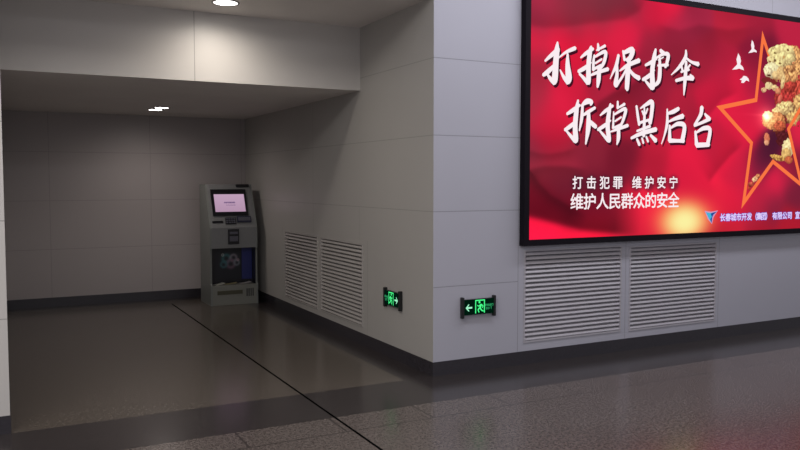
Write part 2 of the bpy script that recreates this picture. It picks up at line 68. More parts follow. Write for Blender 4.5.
def prism(bm, pts, axis, a, b):
    """extrude a 2-D outline along an axis; pts are the two other coordinates in xyz order"""
    def mk(p, t):
        q = list(p); q.insert(axis, t); return bm.verts.new(q)
    A = [mk(p, a) for p in pts]; B_ = [mk(p, b) for p in pts]
    n = len(pts)
    bm.faces.new(A); bm.faces.new(B_[::-1])
    for i in range(n): bm.faces.new([A[i], B_[i], B_[(i + 1) % n], A[(i + 1) % n]][::-1])
    bmesh.ops.recalc_face_normals(bm, faces=bm.faces)
    return bm

def wall_grid(bm, us, vs, place, holes):
    us = sorted(set(us)); vs = sorted(set(vs))
    for i in range(len(us) - 1):
        for j in range(len(vs) - 1):
            cu, cv = (us[i] + us[i + 1]) / 2, (vs[j] + vs[j + 1]) / 2
            if any(h[0] < cu < h[1] and h[2] < cv < h[3] for h in holes): continue
            quad(bm, place(us[i], vs[j]), place(us[i + 1], vs[j]), place(us[i + 1], vs[j + 1]), place(us[i], vs[j + 1]))
    bmesh.ops.remove_doubles(bm, verts=bm.verts, dist=1e-5)
    return bm

def flat_poly(bm, pts, y):
    """filled flat polygon in the XZ plane at depth y"""
    vs = [bm.verts.new((p[0], y, p[1])) for p in pts]
    for t in tessellate_polygon([[Vector((p[0], p[1], 0)) for p in pts]]):
        try: bm.faces.new([vs[i] for i in t])
        except ValueError: pass
    return bm

def ribbon(bm, st, y, dx=0, dz=0):
    """one tapered brush stroke: [(x, z, width)...] in mm"""
    P = [(a / 1000 + dx, b / 1000 + dz, c / 1000) for a, b, c in st]
    if len(P) == 2: P = [P[0], tuple((P[0][k] + P[1][k]) / 2 for k in range(3)), P[1]]
    Q = [P[0]] + P + [P[-1]]
    out = []
    for i in range(len(P) - 1):
        p0, p1, p2, p3 = Q[i], Q[i + 1], Q[i + 2], Q[i + 3]
        for k in range(6):
            t = k / 6
            out.append(tuple(.5 * (2 * p1[m] + (p2[m] - p0[m]) * t + (2 * p0[m] - 5 * p1[m] + 4 * p2[m] - p3[m]) * t * t + (3 * p1[m] - p0[m] - 3 * p2[m] + p3[m]) * t ** 3) for m in range(3)))
    out.append(P[-1])
    n = len(out); Lf, Rt = [], []
    for i in range(n):
        a, b = out[max(i - 1, 0)], out[min(i + 1, n - 1)]
        d = Vector((b[0] - a[0], b[1] - a[1])).normalized() if a[:2] != b[:2] else Vector((1, 0))
        nrm = Vector((-d.y, d.x)); w = max(out[i][2], .004) / 2
        Lf.append((out[i][0] + nrm.x * w, out[i][1] + nrm.y * w)); Rt.append((out[i][0] - nrm.x * w, out[i][1] - nrm.y * w))
    def cap(i, j):
        a = out[i]; b = out[j]
        d = Vector((a[0] - b[0], a[1] - b[1]))
        if d.length == 0: return []
        d.normalize(); w = max(a[2], .004) / 2
        return (a[0] + d.x * w * .7, a[1] + d.y * w * .7)
    L_ = [bm.verts.new((p[0], y, p[1])) for p in Lf]; R_ = [bm.verts.new((p[0], y, p[1])) for p in Rt]
    for i in range(n - 1): bm.faces.new([L_[i], R_[i], R_[i + 1], L_[i + 1]])
    c0, c1 = cap(0, 1), cap(n - 1, n - 2)
    if c0: v = bm.verts.new((c0[0], y, c0[1])); bm.faces.new([v, R_[0], L_[0]])
    if c1: v = bm.verts.new((c1[0], y, c1[1])); bm.faces.new([v, L_[-1], R_[-1]])

def glyph_mesh(items, fat=0.0):
    """items: (char, cx, cz, em) -> mesh of filled outlines in the XZ plane (non-zero winding)"""
    tri = {}
    def fill(c):
        if c in tri: return tri[c]
        co, ed = [], []
        for poly in GLYPHS[c]:
            k = len(co); n = len(poly); co += [Vector(p) for p in poly]; ed += [(k + i, k + (i + 1) % n) for i in range(n)]
        vs, _, fs, *_r = delaunay_2d_cdt(co, ed, [], 0, 1e-4)
        keep = []
        for f in fs:
            px = sum(vs[i].x for i in f) / len(f); py = sum(vs[i].y for i in f) / len(f); wn = 0
            for poly in GLYPHS[c]:
                for (ax, ay), (bx, by) in zip(poly, poly[1:] + poly[:1]):
                    cr = (bx - ax) * (py - ay) - (px - ax) * (by - ay)
                    if ay <= py < by and cr > 0: wn += 1
                    elif by <= py < ay and cr < 0: wn -= 1
            if wn: keep.append(tuple(f))
        tri[c] = (vs, keep); return tri[c]
    V, F_ = [], []
    offs = [(0, 0)] + ([(fat * math.cos(a * math.pi / 4), fat * math.sin(a * math.pi / 4)) for a in range(8)] if fat else [])
    for c, cx, cz, em in items:
        s = em / 167.0; vs, fs = fill(c)
        for ox, oz in offs:
            k = len(V); V += [(cx + (q.x - 88) * s + ox, 0, cz + (q.y - 66) * s + oz) for q in vs]; F_ += [tuple(i + k for i in f) for f in fs]
    me = bpy.data.meshes.new('lettering'); me.from_pydata(V, [], F_); me.validate()
    return me

# ------------------------------------------------------------------ materials
class NT:
    def __init__(s, name):
        s.m = bpy.data.materials.new(name); s.m.use_nodes = True
        s.t = s.m.node_tree; s.t.nodes.clear()
        s.out = s.t.nodes.new('ShaderNodeOutputMaterial')
    def n(s, t, **k):
        nd = s.t.nodes.new(t)
        for a, b in k.items(): setattr(nd, a, b)
        return nd
    def put(s, v, sock):
        if isinstance(v, bpy.types.NodeSocket): s.t.links.new(v, sock)
        else: sock.default_value = v
    def math(s, op, a, b=0.0, c=0.0):
        nd = s.n('ShaderNodeMath', operation=op)
        for i, v in enumerate((a, b, c)): s.put(v, nd.inputs[i])
        return nd.outputs[0]
    def mix(s, f, a, b):
        nd = s.n('ShaderNodeMix', data_type='RGBA')
        s.put(f, nd.inputs[0]); s.put(a, nd.inputs[6]); s.put(b, nd.inputs[7])
        return nd.outputs[2]
    def pos(s):
        g = s.n('ShaderNodeNewGeometry'); x = s.n('ShaderNodeSeparateXYZ')
        s.t.links.new(g.outputs['Position'], x.inputs[0]); return g.outputs['Position'], x.outputs
    def noise(s, vec, scale, detail=3.0, rough=.5):
        nd = s.n('ShaderNodeTexNoise'); s.put(vec, nd.inputs['Vector'])
        nd.inputs['Scale'].default_value = scale; nd.inputs['Detail'].default_value = detail; nd.inputs['Roughness'].default_value = rough
        return nd.outputs['Fac']
    def ramp(s, f, lo, hi):
        nd = s.n('ShaderNodeMapRange'); s.put(f, nd.inputs[0]); nd.inputs[1].default_value = lo; nd.inputs[2].default_value = hi
        return nd.outputs[0]
    def anyof(s, l):
        r = l[0]
        for q in l[1:]: r = s.math('MAXIMUM', r, q)
        return r
    def near(s, v, x, w): return s.math('COMPARE', v, x, w)
    def between(s, v, a, b): return s.math('MULTIPLY', s.math('GREATER_THAN', v, a), s.math('LESS_THAN', v, b))
    def bsdf(s, color, rough=.5, metal=0.0, spec=.5, bump=None, bstr=.2, bdist=.002):
        b = s.n('ShaderNodeBsdfPrincipled')
        s.put(color, b.inputs['Base Color']); s.put(rough, b.inputs['Roughness']); s.put(metal, b.inputs['Metallic']); s.put(spec, b.inputs['Specular IOR Level'])
        if bump is not None:
            bp = s.n('ShaderNodeBump'); bp.inputs['Strength'].default_value = bstr; bp.inputs['Distance'].default_value = bdist
            s.put(bump, bp.inputs['Height']); s.t.links.new(bp.outputs[0], b.inputs['Normal'])
        s.t.links.new(b.outputs[0], s.out.inputs[0]); return s.m

def plain(name, c, rough=.5, metal=0.0, spec=.5, var=.06, scale=40.0):
    t = NT(name); p, _ = t.pos()
    f = t.noise(p, scale)
    a = tuple(v * (1 - var) for v in c[:3]) + (1,); b = tuple(min(1, v * (1 + var)) for v in c[:3]) + (1,)
    return t.bsdf(t.mix(f, a, b), rough, metal, spec)
def glow(name, c, strength=1.0):
    t = NT(name); e = t.n('ShaderNodeEmission'); e.inputs[0].default_value = c; e.inputs[1].default_value = strength
    t.t.links.new(e.outputs[0], t.out.inputs[0]); return t.m
def glow_attr(name, strength=1.0):
    t = NT(name); a = t.n('ShaderNodeAttribute', attribute_name='tint'); e = t.n('ShaderNodeEmission')
    e.inputs[1].default_value = strength
    t.t.links.new(a.outputs['Color'], e.inputs[0]); t.t.links.new(e.outputs[0], t.out.inputs[0]); return t.m
def surf_attr(name, rough=.4):
    t = NT(name); a = t.n('ShaderNodeAttribute', attribute_name='tint'); return t.bsdf(a.outputs['Color'], rough)

def panel_wall(name, axis, seams, c, zs=(.71, 1.31, 1.91, 2.51), dark=.45, rough=.42, low_to=None):
    """enamelled wall panels: narrow shadow joints at the given heights and positions"""
    t = NT(name); p, xyz = t.pos()
    u, z = xyz[axis], xyz[2]
    l = [t.near(z, q, .0032) for q in zs]
    if low_to is not None: l.append(t.math('MULTIPLY', t.near(z, .71, .0032), t.math('LESS_THAN', u, low_to)))
    for q in seams:
        if isinstance(q, tuple): l.append(t.math('MULTIPLY', t.near(u, q[0], .003), t.between(z, q[1], q[2])))
        else: l.append(t.near(u, q, .003))
    line = t.anyof(l)
    f = t.noise(p, 1.3, 2.0)
    a = tuple(v * .96 for v in c[:3]) + (1,); b = tuple(v * 1.04 for v in c[:3]) + (1,)
    cc = t.mix(line, t.mix(f, a, b), tuple(v * dark for v in c[:3]) + (1,))
    return t.bsdf(cc, rough, 0, .4, bump=t.math('SUBTRACT', 1.0, line), bstr=.3)

# ------------------------------------------------------------------ dimensions (metres)
XL, YB = -3.0, 5.15            # left and back of the alcove
YH, ZH, ZC = 1.375, 2.395, 2.975   # header plane, header underside, recess ceiling
HALL = 3.9
WALLC = (.45, .452, .515, 1)
WARM = (.445, .432, .412, 1)

m_front = panel_wall('front_wall_panels', 0, [(.82, .11, 4), (2.02, .11, 1.0), (3.24, .11, 1.0), (3.93, 3.2, 4), -3.6], WALLC, zs=(1.31, 1.91, 2.51), dark=.62, low_to=.82)
m_right = panel_wall('side_wall_panels', 1, [(1.22, .11, 1.0), (3.62, .11, 1.0), (1.40, 1.0, 1.31), (2.6, 1.0, 2.4)], WARM, zs=(1.31, 1.91, 2.51), dark=.72)
m_back = panel_wall('back_wall_panels', 0, [-2.46, -1.26, -.06], (.42, .385, .385, 1), dark=.74)
m_head = panel_wall('header_panels', 0, [-1.53], (.62, .60, .575, 1), zs=(9,), dark=.5)
m_ceil = plain('ceiling_paint', (.80, .76, .73), .6, scale=2)
m_base = plain('baseboard_stone', (.036, .033, .040), .22, 0, .5, .25, 60)

def floor_mat():
    t = NT('polished_granite'); p, xyz = t.pos(); x, y = xyz[0], xyz[1]
    f1 = t.ramp(t.noise(p, 48, 3, .7), .36, .64)
    f2 = t.ramp(t.noise(p, 110, 2, .5), .54, .66)
    f3 = t.noise(p, 1.1, 2)
    field = t.mix(f1, rgb(58, 52, 50), rgb(104, 96, 92))
    field = t.mix(t.math('MULTIPLY', f2, .55), field, rgb(150, 140, 134))
    field = t.mix(t.ramp(f3, .3, .8), field, t.mix(.35, field, rgb(70, 56, 52)))
    inner = t.mix(f1, rgb(66, 60, 54), rgb(96, 88, 80))
    field = t.mix(t.math('GREATER_THAN', y, -.62), field, inner)
    darkc = t.mix(f1, rgb(42, 38, 38), rgb(58, 53, 53))
    strip = t.between(y, -.62, 0.0)
    side = t.math('MULTIPLY', t.math('GREATER_THAN', x, -.26), t.math('GREATER_THAN', y, -.62))
    back = t.math('GREATER_THAN', y, YB - .2)
    cc = t.mix(t.anyof([strip, side, back]), field, darkc)
    row = t.between(y, -.93, -.62)
    sx = t.math('ABSOLUTE', t.math('SUBTRACT', t.math('FLOORED_MODULO', t.math('ADD', x, 30 * .62 - .09 + .31), .62), .31))
    cross = t.math('MULTIPLY', t.math('LESS_THAN', sx, .007), row)
    joint = t.anyof([t.near(y, -.62, .007), t.near(y, -.93, .007), cross])
    cc = t.mix(t.math('MULTIPLY', joint, .6), cc, rgb(26, 24, 24))
    exp = t.math('MULTIPLY', t.near(x, -1.105, .009), t.math('LESS_THAN', y, YB - .45))
    cc = t.mix(exp, cc, (.002, .002, .002, 1))
    r = t.math('ADD', .17, t.math('MULTIPLY', f1, .06))
    r = t.math('ADD', r, t.math('MULTIPLY', exp, .5))
    return t.bsdf(cc, r, 0, t.math('MULTIPLY', .55, t.math('SUBTRACT', 1.0, exp)))
m_floor = floor_mat()

# ------------------------------------------------------------------ setting
bm = bmesh.new(); quad(bm, (-8, -9, 0), (9.5, -9, 0), (9.5, YB, 0), (-8, YB, 0)); struct('floor', bm, m_floor)

GA = (.88, 1.97, .183, .972); GB = (2.066, 3.2, .178, .958)          # front grilles X0 X1 Z0 Z1
SA = (2.475, 3.53, .17, .96); SB = (1.325, 2.385, .17, .96)          # side grilles Y0 Y1 Z0 Z1
bm = wall_grid(bmesh.new(), [0, 9.5, GA[0], GA[1], GB[0], GB[1]], [0, HALL, GA[2], GA[3], GB[2], GB[3]], lambda u, v: (u, 0, v), [GA, GB])
quad(bm, (XL, 0, ZC), (0, 0, ZC), (0, 0, HALL), (XL, 0, HALL))
struct('wall_front', bm, m_front)
bm = wall_grid(bmesh.new(), [0, YB, SA[0], SA[1], SB[0], SB[1]], [0, ZC, SA[2], SA[3]], lambda u, v: (0, u, v), [SA, SB])
struct('wall_right', bm, m_right)
bm = bmesh.new(); quad(bm, (XL - .02, YB, 0), (.02, YB, 0), (.02, YB, ZH + .02), (XL - .02, YB, ZH + .02)); struct('wall_back', bm, m_back)
bm = bmesh.new()
quad(bm, (XL, 0, 0), (XL, YB, 0), (XL, YB, ZC), (XL, 0, ZC))
quad(bm, (-8, 0, 0), (XL, 0, 0), (XL, 0, HALL), (-8, 0, HALL)); struct('wall_left', bm, panel_wall('left_wall_panels', 0, [-3.9], (.53, .515, .50, 1), dark=.6))
bm = bmesh.new()
quad(bm, (XL, YH, ZH), (0, YH, ZH), (0, YH, ZC), (XL, YH, ZC)); struct('wall_header', bm, m_head)
bm = bmesh.new(); quad(bm, (XL, YH, ZH), (0, YH, ZH), (0, YB, ZH), (XL, YB, ZH)); struct('ceiling', bm, m_ceil)
bm = bmesh.new(); quad(bm, (XL, 0, ZC), (0, 0, ZC), (0, YH, ZC), (XL, YH, ZC)); struct('ceiling', bm, m_ceil)
bm = bmesh.new(); quad(bm, (-8, -9, HALL), (9.5, -9, HALL), (9.5, 0, HALL), (-8, 0, HALL)); struct('ceiling', bm, m_ceil)
bz = .113; e = .004
struct('baseboard_front', boxes((-e, 9.5, -e, .02, 0, bz)), m_base)
struct('baseboard_right', boxes((-e, .02, .02, YB, 0, bz)), m_base)
struct('baseboard_back', boxes((XL, -e, YB - e, YB + .02, 0, bz)), m_base)
struct('baseboard_left', boxes((-8, XL + e, -e, .02, 0, bz), (XL - .02, XL + e, .02, YB - e, 0, bz)), m_base)
struct('trim_1', boxes((-.012, .0, YH - .004, YH, ZH, ZC)), m_head)

# ------------------------------------------------------------------ ventilation grilles
m_slat = plain('grille_enamel', (.45, .435, .475), .5)
m_slat_side = plain('grille_enamel_warm', (.42, .40, .385), .45)
m_dark = plain('dark_cavity', (.012, .012, .013), .8)
def grille(w, h, loc, rotz, mat, label):
    """local frame: x across, z up, front faces -y, opening w x h"""
    t = thing('ventilation_grille', label, 'vent', loc, rotz, 'louvred vents low in the walls')
    f = .014; pr = .005
    obj('frame', boxes((0, w, -pr, .05, 0, f), (0, w, -pr, .05, h - f, h), (0, f, -pr, .05, f, h - f), (w - f, w, -pr, .05, f, h - f)), mat, t)
    bm = bmesh.new(); n = 20; pitch = (h - 2 * f) / n
    for k in range(n):
        z = f + (k + .47) * pitch
        prism(bm, [(-.003, z - .013), (.000, z - .0135), (.028, z + .014), (.026, z + .017), (.004, z + .006), (-.003, z - .007)], 0, f - .001, w - f + .001)
    obj('louvres', bm, mat, t)
    obj('backing', boxes((.002, w - .002, .042, .05, .002, h - .002)), m_dark, t)
    return t
grille(GA[1] - GA[0], GA[3] - GA[2], (GA[0], 0, GA[2]), 0, m_slat, 'grey louvred vent under the billboard, the one beside the exit sign')
grille(GB[1] - GB[0], GB[3] - GB[2], (GB[0], 0, GB[2]), 0, m_slat, 'grey louvred vent in the front wall under the billboard, farther from the pillar corner')
grille(SA[1] - SA[0], SA[3] - SA[2], (0, SA[1], SA[2]), -math.pi / 2, m_slat_side, 'grey louvred vent in the alcove side wall, nearer the ticket kiosk')
grille(SB[1] - SB[0], SB[3] - SB[2], (0, SB[1], SB[2]), -math.pi / 2, m_slat_side, 'grey louvred vent in the alcove side wall, nearer the small exit sign')

# ------------------------------------------------------------------ exit signs
m_case = plain('sign_black_case', (.010, .011, .012), .35)
m_green = glow('sign_green_figure', rgb(70, 245, 135), 1.15)
m_pale = glow('sign_pale_arrow', rgb(165, 250, 205), 1.0)
m_dim = glow('sign_dim_letters', rgb(60, 190, 120), .9)
m_face = glow('sign_green_face', rgb(0, 30, 18), .8)
def exit_sign(loc, rotz, w, right, label):
    t = thing('exit_sign', label, 'sign', loc, rotz, 'green running man exit signs')
    h = .145; d = .030
    obj('housing', boxes((.012, w - .012, -d + .004, 0, .012, h - .006, .003)), m_case, t)
    for x in (0, w - .022): obj('end_cap', boxes((x, x + .022, -d - .004, 0, -.012, h + .014, .004)), m_case, t)
    y = -d + .003
    fc = obj('face', boxes((.022, w - .022, y - .0005, y + .002, .014, h - .008)), m_face, t)
    y -= .001
    cx = w * .53 if not right else w * .47
    bm = bmesh.new(); dw, z0, z1, b = .094, .022, .132, .009
    for q in ((cx - dw / 2, cx - dw / 2 + b, z0, z1), (cx + dw / 2 - b, cx + dw / 2, z0, z1), (cx - dw / 2, cx + dw / 2, z1 - b, z1)):
        quad(bm, (q[0], y, q[2]), (q[1], y, q[2]), (q[1], y, q[3]), (q[0], y, q[3]))
    sg = 1 if right else -1
    def st(*pts): ribbon(bm, [((cx + sg * px) * 1000, pz * 1000, wd * 1000) for px, pz, wd in pts], y - .0003)
    st((-.010, .092, .018), (-.004, .078, .019), (.000, .066, .014))          # torso leaning forward
    st((-.006, .094, .008), (.013, .080, .008), (.026, .088, .007))           # front arm
    st((-.012, .092, .008), (-.028, .080, .008), (-.022, .064, .007))         # rear arm
    st((.000, .066, .012), (.018, .052, .011), (.010, .030, .009))            # front leg
    st((-.001, .066, .012), (-.014, .046, .011), (-.034, .036, .009))         # rear leg
    hd = [(cx + sg * .006 + .0095 * math.cos(a * math.pi / 8), .112 + .0095 * math.sin(a * math.pi / 8)) for a in range(16)]
    flat_poly(bm, hd, y - .0003)
    obj('running_man_pictogram', bm, m_green, fc)
    bm = bmesh.new(); ax = w - .066 if right else .066; c = .072
    tip = ax + sg * .030
    flat_poly(bm, [(tip, c), (ax + sg * .004, c + .028), (ax - sg * .006, c + .028), (ax + sg * .010, c + .007), (ax - sg * .032, c + .007), (ax - sg * .032, c - .007), (ax + sg * .010, c - .007), (ax - sg * .006, c - .028), (ax + sg * .004, c - .028)], y)
    obj('arrow', bm, m_pale, fc)
    tx = (cx + dw / 2 + w - .026) / 2 if not right else (.026 + cx - dw / 2) / 2
    s = .0215
    me = glyph_mesh([(ch, tx + (i - 1.5) * s, .085, s * .98) for i, ch in enumerate('安全出口')] + [(ch, tx + (i - 1.3) * .0155, .058, .024) for i, ch in enumerate('EXIT')], .0004)
    me.transform(Matrix.Translation((0, y - .0003, 0)))
    link('lettering', me, m_dim, fc)
    return t
exit_sign((.250, 0, .457), 0, .328, False, 'green running man exit sign on the front wall, arrow pointing left')
exit_sign((0, .828, .457), -math.pi / 2, .31, True, 'green running man exit sign on the alcove side wall, arrow pointing right')

# ------------------------------------------------------------------ billboard
BX0, BX1, BZ0, BZ1, BY = .83, 5.72, 1.01, 3.215, -.066
bb = thing('billboard', 'large red backlit advertising lightbox with white brush lettering on the front wall', 'billboard', (0, 0, 0))
bar = .052
m_bframe = plain('billboard_black_frame', (.008, .006, .010), .7, 0, .12)
bm = boxes((BX0, BX0 + bar, BY, 0, BZ0, BZ1), (BX1 - bar, BX1, BY, 0, BZ0, BZ1), (BX0 + bar, BX1 - bar, BY, 0, BZ0, BZ0 + bar), (BX0 + bar, BX1 - bar, BY, 0, BZ1 - bar, BZ1))
obj('frame', bm, m_bframe, bb)
SX0, SX1, SZ0, SZ1 = BX0 + bar - .004, BX1 - bar + .004, BZ0 + bar - .004, BZ1 - bar + .004

def s2l(a):
    a = np.clip(a, 0, 255) / 255.0
    return np.where(a <= .04045, a / 12.92, ((a + .055) / 1.055) ** 2.4)
def vnoise(u, v, seed):
    def h(i, j): return np.modf(np.abs(np.sin(i * 127.1 + j * 311.7 + seed * 17.3) * 43758.5453))[0]
    iu, iv = np.floor(u), np.floor(v); fu, fv = u - iu, v - iv
    fu = fu * fu * (3 - 2 * fu); fv = fv * fv * (3 - 2 * fv)
    return (h(iu, iv) * (1 - fu) + h(iu + 1, iv) * fu) * (1 - fv) + (h(iu, iv + 1) * (1 - fu) + h(iu + 1, iv + 1) * fu) * fv
def grid_mesh(name, xs, zs, y, colors, keep=None):
    nx, nz = len(xs), len(zs)
    X, Z = np.meshgrid(xs, zs)
    co = np.stack([X, np.full_like(X, y), Z], -1).reshape(-1, 3)
    i, j = np.meshgrid(np.arange(nx - 1), np.arange(nz - 1))
    a = (j * nx + i).ravel()
    if keep is not None:
        k = keep; kk = (k[:-1, :-1] & k[1:, :-1] & k[:-1, 1:] & k[1:, 1:]).ravel(); a = a[kk]
    faces = np.stack([a, a + 1, a + nx + 1, a + nx], -1)
    used = np.unique(faces); remap = np.zeros(len(co), int); remap[used] = np.arange(len(used))
    me = bpy.data.meshes.new(name)
    me.from_pydata(co[used].tolist(), [], remap[faces].tolist())
    at = me.color_attributes.new('tint', 'FLOAT_COLOR', 'POINT')
    c4 = np.concatenate([colors.reshape(-1, 3)[used], np.ones((len(used), 1))], -1).astype(np.float32)
    at.data.foreach_set('color', c4.ravel())
    return me
def flare(X, Z, C):
    """printed light burst where the lion's paw meets the ball"""
    d = np.hypot((X - 3.81) / 1.25, Z - 2.185)
    C = C + np.exp(-(d / .10) ** 2)[..., None] * np.array([70, 55, 40]) + np.exp(-(d / .035) ** 2)[..., None] * np.array([150, 130, 100])
    st = np.exp(-np.abs(Z - 2.205) / .006) * np.exp(-np.abs(X - 3.80) / .13)
    return C + st[..., None] * np.array([90, 60, 50])
xs = np.arange(SX0, SX1 + .006, .012); zs = np.arange(SZ0, SZ1 + .006, .012); xs[-1] = SX1; zs[-1] = SZ1
X, Z = np.meshgrid(xs, zs)
num = np.zeros(X.shape + (3,)); den = np.zeros(X.shape)
# silk folds bend the sample positions a little
Xw = X + .05 * (vnoise(X * 2.2, Z * 3.1, 3) - .5); Zw = Z + .07 * (vnoise(X * 1.7 + 5, Z * 2.3, 5) - .5)
for u, v, r, g, b in POSTER:
    w = np.exp(-(((Xw - u) ** 2 + (Zw - v) ** 2) / .15 ** 2)) + 1e-5 / (.02 + (X - u) ** 2 + (Z - v) ** 2)
    num += w[..., None] * np.array([r, g, b]); den += w
Cp = num / den[..., None]
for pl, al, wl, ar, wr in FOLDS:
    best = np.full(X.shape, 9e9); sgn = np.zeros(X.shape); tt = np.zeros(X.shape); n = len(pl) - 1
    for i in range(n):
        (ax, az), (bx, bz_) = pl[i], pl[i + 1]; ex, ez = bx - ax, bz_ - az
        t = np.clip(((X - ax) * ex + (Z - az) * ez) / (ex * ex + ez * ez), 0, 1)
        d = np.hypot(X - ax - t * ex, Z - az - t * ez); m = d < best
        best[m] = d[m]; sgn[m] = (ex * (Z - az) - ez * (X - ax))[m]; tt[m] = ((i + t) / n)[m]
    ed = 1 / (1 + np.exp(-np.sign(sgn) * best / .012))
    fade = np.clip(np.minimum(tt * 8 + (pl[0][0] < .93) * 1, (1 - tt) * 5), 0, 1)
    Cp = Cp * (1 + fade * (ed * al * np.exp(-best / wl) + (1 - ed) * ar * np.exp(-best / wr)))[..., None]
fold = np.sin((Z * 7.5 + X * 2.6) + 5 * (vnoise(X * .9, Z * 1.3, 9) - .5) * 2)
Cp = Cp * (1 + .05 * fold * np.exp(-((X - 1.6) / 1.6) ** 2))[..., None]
g = np.exp(-(((X - 2.69) / .36) ** 2 + ((Z - 1.18) / .21) ** 2) ** 1.5); g2 = np.exp(-(((X - 2.69) / .25) ** 2 + ((Z - 1.17) / .155) ** 2) ** 1.3)
Cp = Cp * (1 - g[..., None]) + g[..., None] * np.array([250, 140, 70]); Cp = Cp * (1 - g2[..., None]) + g2[..., None] * np.array([255, 242, 160])
for i in range(8):                       # soft dark discs printed behind the small slogan
    cx = 1.397 + .152 * i + (.075 if i > 3 else 0)
    s = .62 * np.exp(-(np.hypot(X - cx, Z - 1.532) / .072) ** 4); Cp = Cp * (1 - s[..., None]) + s[..., None] * np.array([62, 22, 42])
Cp = Cp * .97 + np.array([4, 6, 6])
Cp = flare(X, Z, Cp)
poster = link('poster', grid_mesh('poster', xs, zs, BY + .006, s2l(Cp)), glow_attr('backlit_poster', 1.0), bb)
y0 = BY + .0052
# headline
m_white = glow('poster_white', rgb(250, 238, 242), 1.0); m_shade = glow('poster_letter_shadow', rgb(66, 16, 34), 1.0)
bm = bmesh.new()
for st in STROKES: ribbon(bm, st, y0, .018, -.022)
hs = obj('headline_shadow', bm, m_shade, poster)
bm = bmesh.new()
for st in STROKES: ribbon(bm, st, y0 - .0006)
obj('headline_lettering', bm, m_white, poster)
# slogans
it = [(c, 1.397 + .152 * i + (.075 if i > 3 else 0), 1.538, .112) for i, c in enumerate('打击犯罪维护安宁')]
for part in (it[:4], it[4:]):
    me = glyph_mesh(part, .0022); me.transform(Matrix.Translation((0, y0, 0))); link('small_slogan_lettering', me, m_white, poster)
it = [(c, 1.392 + .1437 * i, 1.375, .142) for i, c in enumerate('维护人民群众的安全')]
me = glyph_mesh(it, .0026); me.transform(Matrix.Translation((0, y0, 0))); link('large_slogan_lettering', me, m_white, poster)
# company line and emblem
m_violet = glow('poster_violet_outline', rgb(96, 74, 190), 1.0); m_lilac = glow('poster_lilac', rgb(232, 214, 255), 1.0)
def run(s, a, b):
    e_ = (b - a) / len(s)
    ln = [(c, a + (i + .5) * e_, 1.1985, .074) for i, c in enumerate(s)]
    me = glyph_mesh(ln, .0070); me.transform(Matrix.Translation((0, y0, 0))); o = link('company_lettering_outline', me, m_violet, poster)
    me = glyph_mesh(ln, .0018); me.transform(Matrix.Translation((0, y0 - .0006, 0))); link('company_lettering', me, m_lilac, poster)
run('长春城市开发', 3.167, 3.625); run('（集团）', 3.63, 3.90); run('有限公司', 3.93, 4.24); run('宣', 4.285, 4.365)
em = obj('emblem', flat_poly(bmesh.new(), EMBLEM, y0 - .0006), glow('emblem_teal', rgb(70, 178, 214), 1.0), poster)
obj('emblem_halo', flat_poly(bmesh.new(), EMBLEM_HALO, y0), glow('emblem_halo_lilac', rgb(206, 150, 190), 1.0), poster)
obj('emblem_wing', flat_poly(bmesh.new(), EMBLEM_DARK, y0 - .0012), glow('emblem_blue', rgb(28, 72, 150), 1.0), poster)
# doves
for d in DOVES: obj('dove', flat_poly(bmesh.new(), d, y0), m_white, poster)
# lion, printed as a shaded relief
lx = np.arange(3.42, 4.85, .0065); lz = np.arange(1.33, 3.0, .0065)
X, Z = np.meshgrid(lx, lz)
C = np.zeros(X.shape + (3,)); keep = np.zeros(X.shape, bool)
curl = np.sin(X * 95 + 5 * vnoise(X * 22, Z * 22, 1)) * np.sin(Z * 88 + 5 * vnoise(X * 24, Z * 20, 2))
fine = vnoise(X * 60, Z * 60, 7) - .5
speck = np.clip((vnoise(X * 48, Z * 46, 11) - .68) * 3.2, 0, 1)
lat = np.cos((X + Z) * 130) * np.cos((X - Z) * 130)
for u, v, rx, rz, ang, r, g_, b, k in LION:
    a = math.radians(ang); dx, dz = X - u, Z - v
    p = (dx * math.cos(a) + dz * math.sin(a)) / rx; q = (-dx * math.sin(a) + dz * math.cos(a)) / rz
    d2 = p * p + q * q
    if k == 0: d2 = d2 + .22 * curl + .5 * fine
    if k == 1: d2 = d2 + .45 * fine
    if k == 2: d2 = d2 + .3 * fine
    ins = d2 < 1
    hz = np.sqrt(np.clip(1 - d2, 0, 1)); lam = np.clip(-.38 * p + .42 * q + .80 * hz, 0, 1.15)
    s = np.full_like(X, 1.0) if k == 2 else .68 + .34 * lam
    if k == 0: s = s * (.98 + .30 * curl + .50 * fine)
    if k == 3: s = s * (1 + .16 * lat + .5 * fine + .14 * curl); d2 = d2 + .4 * fine; ins = d2 < 1
    if k == 1: s = s * (1 + .10 * curl + .28 * fine)
    if k in (0, 1, 3): s = s * (1 - (.55 if k != 1 else .35) * speck)
    sat = np.array([1, .25, .18]) if k != 2 else np.array([0, 0, 0])
    cc = np.array([r, g_, b]) * s[..., None]
    cc = cc + (np.clip(1 - s, 0, 1))[..., None] * sat * 60
    C[ins] = cc[ins]
    if k != 2 or rx > .04: keep |= ins
C = flare(X, Z, C)
keep &= (X < SX1 - .01)
link('lion_figure', grid_mesh('lion_figure', lx, lz, y0 - .0004, s2l(C), keep), glow_attr('backlit_lion', 1.0), poster)
